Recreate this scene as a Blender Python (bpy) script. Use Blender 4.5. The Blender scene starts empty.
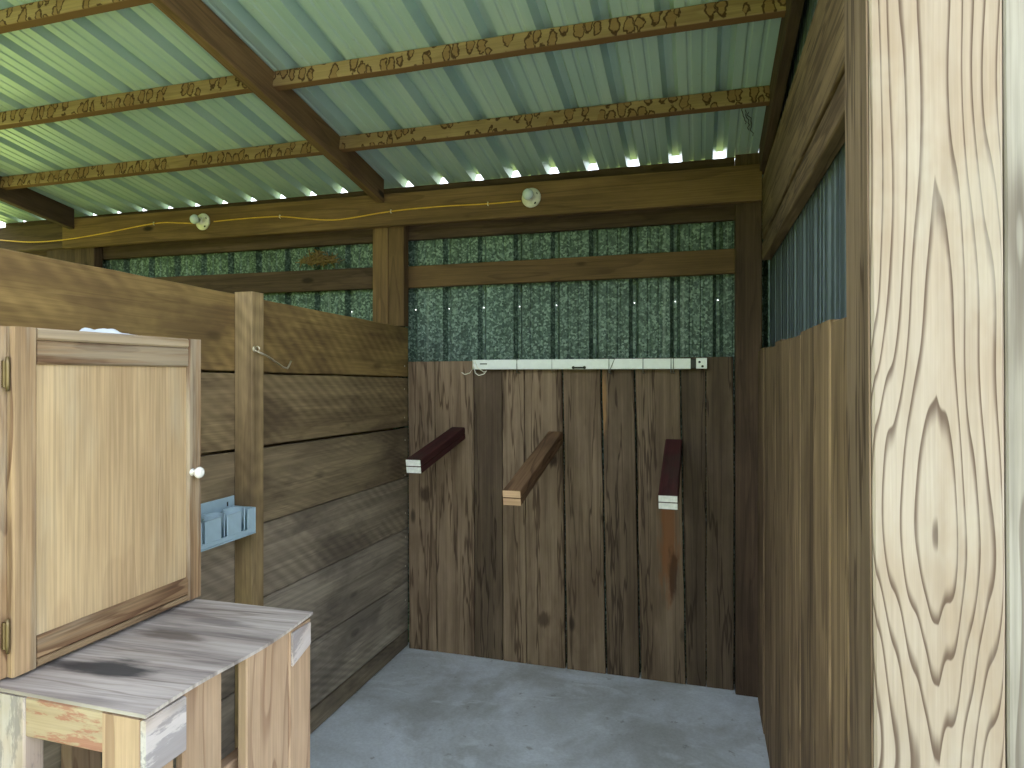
import bpy, math, random
from mathutils import Vector as V, noise as mnoise
random.seed(7)
SC = bpy.context.scene
COL = SC.collection

# ------------------------------------------------------------------ camera, sky, sun, exposure
EYE = 1.55
F, HX, HY = 640.0, 512.0, 376.0
YAW = math.atan(188 / 640.0)
cam_d = bpy.data.cameras.new('camera')
cam = bpy.data.objects.new('camera', cam_d)
COL.objects.link(cam)
cam.location = (0, 0, EYE)
cam.rotation_euler = (math.pi / 2, 0, YAW)
cam_d.sensor_width = 36.0
cam_d.lens = 36.0 * F / 1024.0
cam_d.shift_y = -8.0 / 1024.0
cam_d.clip_start = 0.02
SC.camera = cam

world = bpy.data.worlds.new('sky')
SC.world = world
world.use_nodes = True
wt = world.node_tree
wt.nodes.clear()
w_out = wt.nodes.new('ShaderNodeOutputWorld')
w_bg = wt.nodes.new('ShaderNodeBackground')
w_sky = wt.nodes.new('ShaderNodeTexSky')          # hazy summer sky
w_sky.sky_type = 'NISHITA'
w_sky.sun_disc = False
w_sky.sun_elevation = math.radians(52)
w_sky.sun_rotation = math.radians(-40)
w_sky.dust_density = 4.0
w_tc = wt.nodes.new('ShaderNodeTexCoord')
w_sep = wt.nodes.new('ShaderNodeSeparateXYZ')
wt.links.new(w_tc.outputs['Generated'], w_sep.inputs[0])
w_rmp = wt.nodes.new('ShaderNodeValToRGB')          # white haze and thin cloud, thickest low down
for e, (p, c) in zip([w_rmp.color_ramp.elements[0], w_rmp.color_ramp.elements[1], w_rmp.color_ramp.elements.new(0.35)],
                     [(0.0, (7.0, 7.3, 7.6, 1)), (1.0, (6.6, 7.6, 9.0, 1)), (0.35, (7.0, 7.7, 8.8, 1))]):
    e.position = p; e.color = c
wt.links.new(w_sep.outputs[2], w_rmp.inputs[0])
w_mix = wt.nodes.new('ShaderNodeMix')
w_mix.data_type = 'RGBA'
w_mix.inputs[0].default_value = 0.75
wt.links.new(w_sky.outputs[0], w_mix.inputs[6])
wt.links.new(w_rmp.outputs[0], w_mix.inputs[7])
wt.links.new(w_mix.outputs[2], w_bg.inputs[0])
w_bg.inputs[1].default_value = 0.22
wt.links.new(w_bg.outputs[0], w_out.inputs[0])

sun_d = bpy.data.lights.new('sun', 'SUN')
sun = bpy.data.objects.new('sun', sun_d)
COL.objects.link(sun)
sun.rotation_euler = V((0.55, -0.62, -1.05)).to_track_quat('-Z', 'Y').to_euler()
sun.location = (-6, 8, 12)
sun_d.energy = 6.5
sun_d.angle = math.radians(0.6)
sun_d.color = (1.0, 0.95, 0.86)

SC.view_settings.view_transform = 'Standard'
SC.view_settings.look = 'None'
SC.view_settings.gamma = 1.0
SC.view_settings.exposure = 1.74
SC.view_settings.use_curve_mapping = False
SC.cycles.max_bounces = 10
SC.cycles.diffuse_bounces = 7
SC.cycles.glossy_bounces = 4

# ------------------------------------------------------------------ sight lines of the photograph -> points of the place
_c, _s = math.cos(YAW), math.sin(YAW)
def ray(x, y):
    a = (x - HX) / F
    return V((a * _c - _s, a * _s + _c, (HY - y) / F))
CAM0 = V((0, 0, EYE))
def onX(x, y, X): r = ray(x, y); return CAM0 + r * (X / r.x)
def onY(x, y, Y): r = ray(x, y); return CAM0 + r * (Y / r.y)
def onZ(x, y, Z): r = ray(x, y); return CAM0 + r * ((Z - EYE) / r.z)
SLOPE, Y0 = 0.171, 3.4
ROOF0 = 2.632
def roofz(Y, d=0.0): return ROOF0 - d + SLOPE * (Y0 - Y)

# ------------------------------------------------------------------ mesh builder
class MB:
    def __init__(self):
        self.v, self.f, self.gc, self.tn, self.sm, self.gy = [], [], [], [], [], []
        self.grey = 0.0
    def vert(self, p, gc=(0, 0, 0), tone=1.0):
        self.v.append(V(p)); self.gc.append(tuple(gc)); self.tn.append(tone); self.gy.append(self.grey)
        return len(self.v) - 1
    def face(self, idx, smooth=False):
        self.f.append(list(idx)); self.sm.append(smooth)
    # a board: quad A,B,C,D is its seen face (A->B along the grain, A->D across), tv is the thickness vector
    def board(self, A, B, C, D, tv, segs=None, bev=0.003, wob=0.0, tone=1.0, off=None, center=False, bow=0.0):
        A, B, C, D, tv = V(A), V(B), V(C), V(D), V(tv)
        L = ((B - A).length + (C - D).length) / 2
        T = tv.length
        if segs is None: segs = max(2, min(60, int(L / 0.08)))
        if off is None: off = V((random.uniform(0, 40), random.uniform(0, 9), random.uniform(0, 9)))
        W0 = ((D - A).length + (C - B).length) / 2
        if center: off = V((off.x, -W0 / 2, 0))
        sd = random.uniform(0, 500)
        tn = tv.normalized()
        rings = []
        for i in range(segs + 1):
            u = i / segs
            a, d = A.lerp(B, u), D.lerp(C, u)
            wv = d - a
            W = wv.length
            wn = wv.normalized()
            b = min(bev, W * 0.3, T * 0.3)
            e0 = wob * mnoise.noise(V((u * L * 5.0, sd, 0))) if wob else 0
            e1 = wob * mnoise.noise(V((u * L * 5.0, sd + 31, 0))) if wob else 0
            bb = bow * math.sin(u * math.pi)
            ring = []
            for (p, q) in ((b + e0, 0), (W - b + e1, 0), (W + e1, b), (W + e1, T - b), (W - b + e1, T), (b + e0, T), (e0, T - b), (e0, b)):
                pos = a + wn * p + tn * (q + bb)
                ring.append(self.vert(pos, (off.x + u * L, off.y + p, off.z + q), tone))
            rings.append(ring)
        for i in range(segs):
            r, s = rings[i], rings[i + 1]
            for k in range(8):
                self.face([r[k], r[(k + 1) % 8], s[(k + 1) % 8], s[k]])
        self.face(list(reversed(rings[0])))
        self.face(rings[-1])
        return self
    def box(self, lo, hi, axis=0, **k):
        lo, hi = V(lo), V(hi)
        d = hi - lo
        u = V((0, 0, 0)); u[axis] = d[axis]
        wa, ta = [(1, 2), (2, 0), (0, 1)][axis]
        if d[wa] < d[ta]: wa, ta = ta, wa
        w = V((0, 0, 0)); w[wa] = d[wa]
        t = V((0, 0, 0)); t[ta] = d[ta]
        return self.board(lo, lo + u, lo + u + w, lo + w, t, **k)
    def tube(self, pts, r, n=8, cap=True, tone=1.0):
        pts = [V(p) for p in pts]
        rings = []
        for i, p in enumerate(pts):
            t = (pts[min(i + 1, len(pts) - 1)] - pts[max(i - 1, 0)]).normalized()
            up = V((0, 0, 1)) if abs(t.z) < 0.9 else V((1, 0, 0))
            x = t.cross(up).normalized(); y = t.cross(x)
            rr = r[i] if isinstance(r, (list, tuple)) else r
            rings.append([self.vert(p + x * (rr * math.cos(2 * math.pi * k / n)) + y * (rr * math.sin(2 * math.pi * k / n)), (i * .05, k * .01, 0), tone) for k in range(n)])
        for a, b in zip(rings, rings[1:]):
            for k in range(n): self.face([a[k], a[(k + 1) % n], b[(k + 1) % n], b[k]], True)
        if cap:
            self.face(list(reversed(rings[0]))); self.face(rings[-1])
        return self
    def lathe(self, o, axis, prof, n=24, tone=1.0):
        o, ax = V(o), V(axis).normalized()
        up = V((0, 0, 1)) if abs(ax.z) < 0.9 else V((1, 0, 0))
        x = ax.cross(up).normalized(); y = ax.cross(x)
        rings = []
        for (h, r) in prof:
            rings.append([self.vert(o + ax * h + x * (max(r, 1e-4) * math.cos(2 * math.pi * k / n)) + y * (max(r, 1e-4) * math.sin(2 * math.pi * k / n)), (h, r, 0), tone) for k in range(n)])
        for a, b in zip(rings, rings[1:]):
            for k in range(n): self.face([a[k], a[(k + 1) % n], b[(k + 1) % n], b[k]], True)
        self.face(list(reversed(rings[0]))); self.face(rings[-1])
        return self

def build(name, mb, mat, parent=None, origin=None):
    n = len(mb.v)
    lo = V((min(v.x for v in mb.v), min(v.y for v in mb.v), min(v.z for v in mb.v)))
    hi = V((max(v.x for v in mb.v), max(v.y for v in mb.v), max(v.z for v in mb.v)))
    o3 = V(origin) if origin is not None else (lo + hi) / 2
    me = bpy.data.meshes.new(name)
    me.from_pydata([v - o3 for v in mb.v], [], mb.f)
    g = me.attributes.new('gc', 'FLOAT_VECTOR', 'POINT')
    g.data.foreach_set('vector', [c for t in mb.gc for c in t])
    t = me.attributes.new('tone', 'FLOAT', 'POINT')
    t.data.foreach_set('value', mb.tn)
    t2 = me.attributes.new('grey', 'FLOAT', 'POINT')
    t2.data.foreach_set('value', mb.gy)
    me.polygons.foreach_set('use_smooth', mb.sm)
    me.materials.append(mat)
    me.update()
    o = bpy.data.objects.new(name, me)
    COL.objects.link(o)
    if parent is not None:
        o.parent = parent
        o.location = o3 - world_loc(parent)
    else:
        o.location = o3
    return o
def world_loc(o):
    p = V(o.location)
    while o.parent is not None:
        o = o.parent; p = p + V(o.location)
    return p
def empty(name, loc):
    o = bpy.data.objects.new(name, None)
    o.empty_display_size = 0.1
    COL.objects.link(o); o.location = loc
    return o
def tag(o, label, cat, group=None, kind=None):
    o['label'] = label; o['category'] = cat
    if group: o['group'] = group
    if kind: o['kind'] = kind
    return o

# ------------------------------------------------------------------ materials
def lin(c):
    out = []
    for x in c:
        x = x / 255.0
        out.append(x / 12.92 if x <= 0.04045 else ((x + 0.055) / 1.055) ** 2.4)
    return tuple(out) + (1.0,)
class NT:
    def __init__(self, name):
        self.m = bpy.data.materials.new(name)
        self.m.use_nodes = True
        self.t = self.m.node_tree
        self.t.nodes.clear()
        self.out = self.t.nodes.new('ShaderNodeOutputMaterial')
        self.b = self.t.nodes.new('ShaderNodeBsdfPrincipled')
        self.t.links.new(self.b.outputs[0], self.out.inputs[0])
    def n(self, typ, **k):
        nd = self.t.nodes.new(typ)
        for a, b in k.items(): setattr(nd, a, b)
        return nd
    def put(self, sock, val):
        if hasattr(val, 'is_linked') or isinstance(val, bpy.types.NodeSocket): self.t.links.new(val, sock)
        else:
            if sock.type == 'VECTOR' and hasattr(val, '__len__'): val = tuple(val)[:3]
            sock.default_value = val
    def attr(self, name, vec=True):
        a = self.n('ShaderNodeAttribute', attribute_name=name)
        return a.outputs['Vector'] if vec else a.outputs['Fac']
    def math(self, op, a, b=0.0, c=None, clamp=False):
        m = self.n('ShaderNodeMath', operation=op, use_clamp=clamp)
        self.put(m.inputs[0], a); self.put(m.inputs[1], b)
        if c is not None: self.put(m.inputs[2], c)
        return m.outputs[0]
    def scale(self, v, s):
        m = self.n('ShaderNodeVectorMath', operation='MULTIPLY')
        self.put(m.inputs[0], v); m.inputs[1].default_value = s
        return m.outputs[0]
    def noise(self, v, s=1.0, detail=3.0, rough=0.55, dist=0.0):
        nd = self.n('ShaderNodeTexNoise')
        self.put(nd.inputs['Vector'], v)
        nd.inputs['Scale'].default_value = s; nd.inputs['Detail'].default_value = detail
        nd.inputs['Roughness'].default_value = rough; nd.inputs['Distortion'].default_value = dist
        return nd.outputs['Fac']
    def ramp(self, f, stops, interp='LINEAR'):
        r = self.n('ShaderNodeValToRGB')
        r.color_ramp.interpolation = interp
        el = r.color_ramp.elements
        while len(el) < len(stops): el.new(0.5)
        for e, (p, c) in zip(el, stops):
            e.position = p
            e.color = c if len(c) == 4 else tuple(c) + (1,)
        self.put(r.inputs[0], f)
        return r.outputs[0]
    def step(self, f, lo, hi, o0=0.0, o1=1.0):
        m = self.n('ShaderNodeMapRange', clamp=True)
        m.interpolation_type = 'SMOOTHSTEP'
        self.put(m.inputs[0], f)
        for i, x in enumerate((lo, hi, o0, o1)): m.inputs[i + 1].default_value = x
        return m.outputs[0]
    def mix(self, f, a, b, blend='MIX'):
        m = self.n('ShaderNodeMix', data_type='RGBA', blend_type=blend)
        self.put(m.inputs[0], f); self.put(m.inputs[6], a); self.put(m.inputs[7], b)
        return m.outputs[2]
    def mulf(self, col, f):
        m = self.n('ShaderNodeVectorMath', operation='SCALE')
        self.put(m.inputs[0], col); self.put(m.inputs['Scale'], f)
        return m.outputs[0]
    def sep(self, v):
        s = self.n('ShaderNodeSeparateXYZ'); self.put(s.inputs[0], v); return s.outputs
    def bump(self, h, strength=0.3, dist=0.004):
        b = self.n('ShaderNodeBump')
        b.inputs['Strength'].default_value = strength; b.inputs['Distance'].default_value = dist
        self.put(b.inputs['Height'], h)
        self.t.links.new(b.outputs[0], self.b.inputs['Normal'])
    def col(self, c): self.put(self.b.inputs['Base Color'], c)
    def set(self, rough=0.8, metal=0.0, spec=0.3):
        self.b.inputs['Roughness'].default_value = rough
        self.b.inputs['Metallic'].default_value = metal
        self.b.inputs['Specular IOR Level'].default_value = spec

ALBEDO = dict(grey_brown_planks=.72, rough_sawn_boards=.80, right_planks=.78, brown_beams=.86, dark_beams=.68, stained_purlins=.68,
              pale_cathedral_post=.66, pale_siding=.58, pallet_pine=.72, red_marked_pine=.74, white_marked_pine=.78, weathered_plywood=.76,
              oak_door_panel=.72, oak_door_frame=.68, maroon_painted_wood=.7, rack_wood=.75, pale_end_grain=.8)
def wood(name, light, mid, dark, rings=7.0, ring_amt=0.5, stain=None, stain_amt=0.5, stain_scale=3.0, wavy=0.0, lowl=0.9, saw=0.0, knots=0.5,
         fibre=0.35, rough=0.85, paint=None, paint_amt=0.5, cathedral=False, blot=None, wscale=1.0, sty=2.2, spots=None):
    k = NT(name)
    g = k.attr('gc'); tone = k.attr('tone', False)
    low = k.noise(k.scale(g, (lowl, 7 * wscale, 7 * wscale)), 1.0, 2.0)
    if cathedral:
        s = k.sep(g)
        aw = k.math('ABSOLUTE', s[1])
        par = k.math('MULTIPLY', k.math('POWER', aw, 1.25), 92.0)
        par = k.math('ADD', par, k.math('MULTIPLY', k.noise(k.scale(g, (0.7, 26, 0)), 1.0, 1.0), 2.2))
        par = k.math('ADD', par, k.math('MULTIPLY', s[2], 60.0))
        bend = k.math('MULTIPLY', k.noise(k.scale(g, (1.5, 2.0, 0)), 1.0, 1.0), 9.0)
        field = k.math('ADD', par, bend)
        ringv = k.math('FRACT', field)
        ring = k.math('MULTIPLY', k.step(ringv, 0.66, 0.93), k.step(ringv, 1.0, 0.95))
    else:
        field = k.math('MULTIPLY', low, rings)
        ringv = k.math('FRACT', field)
        ring = k.math('MULTIPLY', k.step(ringv, 0.6, 0.94), k.step(ringv, 1.0, 0.95))
    fib = k.noise(k.scale(g, (3.0, 160, 160)), 1.0, 3.0, 0.6)
    mot = k.noise(k.scale(g, (2.2, 9, 9)), 1.0, 4.0, 0.6)
    c = k.mix(k.step(mot, 0.3, 0.72), lin(mid), lin(light))
    c = k.mix(k.math('MULTIPLY', ring, ring_amt), c, lin(dark))
    if wavy:
        wl_ = k.noise(k.scale(g, (0.55, 7.5, 7.5)), 1.0, 4.0, 0.62)
        band = k.math('MULTIPLY', k.step(wl_, 0.478, 0.497), k.step(wl_, 0.522, 0.503))
        c = k.mix(k.math('MULTIPLY', band, wavy), c, lin(dark))
        st2 = k.noise(k.scale(g, (0.5, 34, 34)), 1.0, 2.0)
        c = k.mulf(c, k.step(st2, 0.3, 0.7, 0.86, 1.12))
    if fibre:
        c = k.mulf(c, k.step(fib, 0.25, 0.75, 1.0 - fibre, 1.0 + fibre))
    if stain:
        st = k.noise(k.scale(g, (1.0, sty, sty)), stain_scale, 5.0, 0.62)
        c = k.mix(k.math('MULTIPLY', k.step(st, 0.47, 0.66), stain_amt), c, lin(stain))
    if blot:
        bcol, rim = blot
        wn = k.n('ShaderNodeTexNoise'); wn.inputs['Scale'].default_value = 1.0; wn.inputs['Detail'].default_value = 2.0
        k.put(wn.inputs['Vector'], k.scale(g, (40, 40, 0)))
        wv = k.n('ShaderNodeVectorMath', operation='ADD')
        k.put(wv.inputs[0], k.scale(g, (22, 10.5, 0))); k.put(wv.inputs[1], k.scale(wn.outputs['Color'], (0.6, 0.6, 0)))
        vo = k.n('ShaderNodeTexVoronoi'); vo.inputs['Scale'].default_value = 1.0; vo.inputs['Randomness'].default_value = 0.75
        vo.voronoi_dimensions = '2D'
        k.put(vo.inputs['Vector'], wv.outputs[0])
        d = vo.outputs['Distance']
        cr = k.sep(vo.outputs['Color'])
        size = k.math('ADD', 0.24, k.math('MULTIPLY', cr[0], 0.20))
        e = k.math('SUBTRACT', d, size)
        has = k.step(cr[1], 0.10, 0.14)
        front = k.step(k.sep(g)[2], 0.006, 0.004)
        has = k.math('MULTIPLY', has, front)
        ins = k.math('MULTIPLY', k.step(e, 0.0, -0.06), has)
        c = k.mix(k.math('MULTIPLY', ins, 0.55), c, lin(bcol))
        rimv = k.math('MULTIPLY', k.math('MULTIPLY', k.step(e, -0.10, -0.03), k.step(e, 0.09, 0.02)), has)
        c = k.mix(k.math('MULTIPLY', rimv, 0.9), c, lin(rim))
        c = k.mix(k.step(k.sep(g)[2], 0.004, 0.008), c, lin([x * 0.9 for x in bcol]))
    if saw:
        s = k.sep(g)
        ph = k.math('ADD', k.math('MULTIPLY', s[0], 52.0), k.math('MULTIPLY', k.math('POWER', k.math('ABSOLUTE', s[1]), 1.4), 55.0))
        sv = k.math('SINE', k.math('MULTIPLY', ph, 1.6))
        sv = k.math('MULTIPLY', sv, k.step(k.noise(k.scale(g, (1.6, 3, 3)), 1.0, 3.0), 0.42, 0.62, 0.0, 1.0))
        c = k.mulf(c, k.math('ADD', 1.0, k.math('MULTIPLY', sv, saw)))
    if knots:
        vo = k.n('ShaderNodeTexVoronoi'); vo.inputs['Scale'].default_value = 1.0
        k.put(vo.inputs['Vector'], k.scale(g, (2.2, 5.5, 0.4)))
        kd = vo.outputs['Distance']
        c = k.mix(k.math('MULTIPLY', k.step(kd, 0.13, 0.05), knots), c, lin([x * 0.45 for x in dark]))
    if paint:
        pn = k.noise(k.scale(g, (6, 24, 24)), 1.0, 6.0, 0.7)
        c = k.mix(k.math('MULTIPLY', k.step(pn, 0.49, 0.56), paint_amt), c, lin(paint))
    for (cx_, cy_, rx, ry, colr, amt) in (spots or ()):
        sg = k.sep(g)
        wob = k.math('MULTIPLY', k.math('SUBTRACT', k.noise(k.scale(g, (7, 30, 0)), 1.0, 4.0, 0.6), 0.5), 1.6)
        dx_ = k.math('DIVIDE', k.math('SUBTRACT', sg[0], cx_), rx)
        dy_ = k.math('DIVIDE', k.math('SUBTRACT', sg[1], cy_), ry)
        dd = k.math('ADD', k.math('SQRT', k.math('ADD', k.math('MULTIPLY', dx_, dx_), k.math('MULTIPLY', dy_, dy_))), wob)
        c = k.mix(k.math('MULTIPLY', k.step(dd, 1.1, 0.45), amt), c, lin(colr))
    hs = k.n('ShaderNodeHueSaturation')
    k.put(hs.inputs['Saturation'], k.math('SUBTRACT', 1.0, k.attr('grey', False))); k.put(hs.inputs['Color'], c)
    c = hs.outputs[0]
    c = k.mulf(k.mulf(c, ALBEDO[name]), tone)
    k.col(c)
    k.set(rough, 0, 0.25)
    h = k.math('ADD', k.math('MULTIPLY', fib, 0.6), k.math('MULTIPLY', ring, -0.4))
    k.bump(h, 0.35, 0.003)
    return k.m

def plain(name, c, rough=0.5, metal=0.0, spec=0.4, var=0.12, scale=30.0):
    k = NT(name)
    tc = k.n('ShaderNodeTexCoord').outputs['Object']
    n = k.noise(tc, scale, 4.0)
    k.col(k.mulf(lin(c), k.step(n, 0.25, 0.75, 1 - var, 1 + var)))
    k.set(rough, metal, spec)
    return k.m

M = {}
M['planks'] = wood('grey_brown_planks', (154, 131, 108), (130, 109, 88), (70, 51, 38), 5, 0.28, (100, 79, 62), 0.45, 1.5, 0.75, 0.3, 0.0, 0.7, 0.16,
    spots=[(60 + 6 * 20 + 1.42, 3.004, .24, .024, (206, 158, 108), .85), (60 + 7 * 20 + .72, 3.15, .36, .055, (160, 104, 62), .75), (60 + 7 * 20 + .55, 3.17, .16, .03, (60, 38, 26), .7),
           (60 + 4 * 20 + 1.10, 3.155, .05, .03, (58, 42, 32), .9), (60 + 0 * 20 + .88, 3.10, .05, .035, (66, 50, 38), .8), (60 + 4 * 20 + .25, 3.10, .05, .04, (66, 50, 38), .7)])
M['partition'] = wood('rough_sawn_boards', (168, 144, 102), (140, 118, 84), (88, 70, 50), 4, 0.18, (88, 70, 54), 0.6, 1.5, 0.25, 0.6, 0.14, 0.4, 0.12)
M['right_planks'] = wood('right_planks', (168, 140, 108), (138, 113, 86), (72, 52, 38), 6, 0.45, (98, 76, 60), 0.5, 1.6, 0.6, 0.3, 0.0, 0.4, 0.18)
M['beam'] = wood('brown_beams', (130, 102, 70), (110, 86, 58), (64, 46, 32), 7, 0.35, (78, 56, 38), 0.35, 1.2, 0.0, 0.6, 0.0, 0.9, 0.16)
M['dark_beam'] = wood('dark_beams', (106, 84, 68), (90, 71, 57), (54, 40, 32), 7, 0.35, (64, 50, 38), 0.4, 1.4, 0.3, 0.6, 0.0, 0.7, 0.16)
M['purlin'] = wood('stained_purlins', (176, 150, 112), (152, 126, 94), (110, 82, 58), 4, 0.25, None, 0, 1, 0.0, 0.9, 0.0, 0.0, 0.12, blot=((140, 104, 70), (66, 38, 22)))
M['post'] = wood('pale_cathedral_post', (208, 192, 176), (190, 168, 146), (88, 62, 48), 6, 0.8, (222, 214, 200), 0.4, 2.0, 0.0, 0.9, 0.0, 0.0, 0.08, cathedral=True)
M['side_post'] = wood('pale_siding', (204, 196, 184), (178, 168, 154), (110, 94, 82), 8, 0.6, None, 0, 1, 0.0, 0.9, 0.0, 0.5, 0.15)
M['bench'] = wood('pallet_pine', (220, 188, 156), (202, 168, 136), (146, 108, 84), 7, 0.5, (178, 154, 124), 0.3, 2.0, 0.0, 0.9, 0.0, 0.4, 0.12)
M['bench_red'] = wood('red_marked_pine', (214, 194, 166), (200, 176, 144), (140, 106, 76), 5, 0.3, None, 0, 2.0, 0.0, 0.9, 0.0, 0.3, 0.12, paint=(176, 84, 74), paint_amt=0.55)
M['bench_white'] = wood('white_marked_pine', (216, 198, 186), (200, 178, 160), (120, 100, 86), 5, 0.3, (226, 222, 224), 0.6, 2.0, 0.0, 0.9, 0.0, 0.3, 0.12, paint=(116, 112, 120), paint_amt=0.5)
def benchgc(px, py):
    p = onZ(px, py, 0.95)
    return (5 - p.x, 3 - p.x * 0.06 + p.y)
M['ply'] = wood('weathered_plywood', (206, 196, 188), (176, 165, 158), (128, 114, 106), 6, 0.4, (124, 116, 114), 0.7, 1.5, 0.5, 0.4, 0.0, 0.0, 0.14, wscale=1.2, sty=9.0,
    spots=[benchgc(112, 668) + (.13, .045, (58, 58, 60), 0.9), benchgc(70, 664) + (.07, .02, (80, 74, 74), 0.7), benchgc(170, 634) + (.12, .03, (104, 92, 84), 0.8), benchgc(225, 622) + (.10, .02, (120, 112, 112), 0.6)])
M['oak'] = wood('oak_door_panel', (218, 190, 148), (200, 170, 130), (156, 122, 88), 4, 0.15, (220, 210, 184), 0.6, 0.8, 0.0, 0.9, 0.0, 0.0, 0.2, sty=4.0)
M['oak_rail'] = wood('oak_door_frame', (196, 166, 128), (166, 132, 98), (104, 70, 50), 10, 0.7, (214, 198, 170), 0.6, 1.4, 0.5, 0.6, 0.0, 0.0, 0.24, sty=14.0)
M['maroon'] = wood('maroon_painted_wood', (92, 48, 46), (76, 38, 38), (44, 22, 22), 5, 0.3, (72, 58, 50), 0.6, 3.0, 0.0, 0.9, 0.0, 0.0, 0.2)
M['rackwood'] = wood('rack_wood', (146, 112, 82), (124, 94, 70), (72, 48, 34), 7, 0.5, (84, 66, 52), 0.4, 2.0, 0.0, 0.9, 0.0, 0.3, 0.2)
M['endgrain'] = wood('pale_end_grain', (214, 178, 140), (196, 158, 122), (150, 104, 78), 6, 0.5, None, 0, 1, 0.0, 0.9, 0.0, 0.0, 0.15)

M['white_paint'] = plain('white_paint', (222, 222, 214), 0.6, var=0.15, scale=60)
M['white_metal'] = plain('white_enamel', (234, 238, 234), 0.4, var=0.04)
M['grey_cap'] = plain('grey_cap', (170, 176, 174), 0.4, 0.2)
M['black'] = plain('black_plastic', (26, 26, 28), 0.4)
M['porcelain'] = plain('porcelain', (214, 212, 198), 0.25, spec=0.5, var=0.12, scale=40)
M['bulb'] = plain('frosted_bulb', (200, 212, 222), 0.12, spec=0.6, var=0.03)
M['cable'] = plain('yellow_cable', (206, 160, 60), 0.5)
M['staple'] = plain('white_staples', (226, 222, 206), 0.5)
M['blue'] = plain('blue_plastic', (166, 190, 202), 0.35, spec=0.5, var=0.04)
M['brass'] = plain('aged_brass', (124, 108, 76), 0.4, 0.7)
M['steel'] = plain('dull_steel', (214, 204, 178), 0.4, 0.7)
M['wire'] = plain('grey_wire', (120, 124, 118), 0.5, 0.5)
M['knob'] = plain('white_ceramic', (240, 238, 232), 0.15, spec=0.6, var=0.02)
M['cloth'] = plain('white_cloth', (200, 205, 210), 0.9, var=0.08)
M['straw'] = plain('straw', (112, 92, 58), 0.95, var=0.4, scale=90)
M['web'] = plain('dusty_web', (60, 50, 44), 0.95)

def roof_mat():
    k = NT('roof_metal')
    tc = k.n('ShaderNodeTexCoord').outputs['Object']
    n = k.noise(k.scale(tc, (9, 0.6, 1)), 1.0, 4.0)
    sp = k.noise(tc, 45.0, 3.0)
    c = k.mix(k.step(n, 0.3, 0.7), lin((160, 186, 188)), lin((176, 198, 198)))
    c = k.mix(k.math('MULTIPLY', k.step(sp, 0.68, 0.75), 0.25), c, lin((130, 120, 100)))
    k.col(c); k.set(0.36, 0.15, 0.5)
    return k.m
M['roof'] = roof_mat()
def galv_mat(name, sc=1.0):
    k = NT(name)
    tc = k.n('ShaderNodeTexCoord').outputs['Object']
    vo = k.n('ShaderNodeTexVoronoi'); vo.inputs['Scale'].default_value = 95.0 * sc
    warp = k.n('ShaderNodeVectorMath', operation='ADD')
    nz = k.n('ShaderNodeTexNoise'); nz.inputs['Scale'].default_value = 60.0
    k.put(nz.inputs['Vector'], tc)
    k.put(warp.inputs[0], tc); k.put(warp.inputs[1], k.scale(nz.outputs['Color'], (0.012, 0.012, 0.012)))
    k.put(vo.inputs['Vector'], warp.outputs[0])
    cell = k.sep(vo.outputs['Color'])[0]
    big = k.noise(k.scale(tc, (3.0, 3.0, 0.7)), 1.0, 4.0, 0.6)
    streak = k.noise(k.scale(tc, (26, 26, 0.5)), 1.0, 3.0)
    c = k.ramp(cell, [(0.0, lin((50, 66, 60))), (0.55, lin((76, 96, 87))), (1.0, lin((130, 150, 140)))])
    c = k.mulf(c, k.step(big, 0.3, 0.7, 0.82, 1.15))
    c = k.mix(k.math('MULTIPLY', k.step(streak, 0.62, 0.72), 0.3), c, lin((150, 164, 154)))
    k.col(c); k.set(0.5, 0.2, 0.4)
    return k.m
M['galv'] = galv_mat('galvanised_siding')
def streak_mat():
    k = NT('streaked_siding')
    tc = k.n('ShaderNodeTexCoord').outputs['Object']
    st = k.noise(k.scale(tc, (1, 38, 0.5)), 1.0, 4.0, 0.6)
    sp = k.noise(k.scale(tc, (60, 60, 20)), 1.0, 3.0)
    c = k.mix(k.step(st, 0.35, 0.7), lin((60, 71, 78)), lin((98, 110, 117)))
    c = k.mulf(c, k.step(sp, 0.3, 0.7, 0.88, 1.12))
    k.col(c); k.set(0.5, 0.2, 0.4)
    return k.m
M['galv_dark'] = streak_mat()
def concrete():
    k = NT('concrete')
    tc = k.n('ShaderNodeTexCoord').outputs['Object']
    n = k.noise(tc, 2.0, 6.0, 0.62, 0.6)
    f = k.noise(tc, 90.0, 3.0)
    sp = k.noise(tc, 17.0, 4.0, 0.6)
    tr = k.noise(k.scale(tc, (3, 7, 1)), 1.0, 5.0, 0.6, 1.0)
    c = k.mix(k.step(n, 0.32, 0.66), lin((170, 174, 174)), lin((214, 222, 230)))
    c = k.mix(k.math('MULTIPLY', k.step(tr, 0.55, 0.68), 0.5), c, lin((226, 234, 240)))
    c = k.mix(k.math('MULTIPLY', k.step(sp, 0.65, 0.72), 0.4), c, lin((78, 68, 58)))
    c = k.mulf(c, k.step(f, 0.3, 0.7, 0.93, 1.06))
    k.col(c); k.set(0.5, 0, 0.5); k.bump(f, 0.15, 0.003)
    return k.m
M['concrete'] = concrete()
def ground_mat():
    k = NT('lawn')
    tc = k.n('ShaderNodeTexCoord').outputs['Object']
    n = k.noise(tc, 0.9, 5.0)
    f = k.noise(tc, 30.0, 3.0)
    c = k.mix(k.step(n, 0.35, 0.65), lin((118, 132, 66)), lin((148, 156, 90)))
    c = k.mulf(c, k.step(f, 0.25, 0.75, 0.7, 1.25))
    k.col(c); k.set(0.95, 0, 0.1)
    return k.m
M['lawn'] = ground_mat()
M['leaves'] = plain('leaves', (106, 128, 52), 0.8, var=0.4, scale=3)
M['gravel'] = plain('gravel', (150, 150, 152), 0.95, var=0.35, scale=60)
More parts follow.
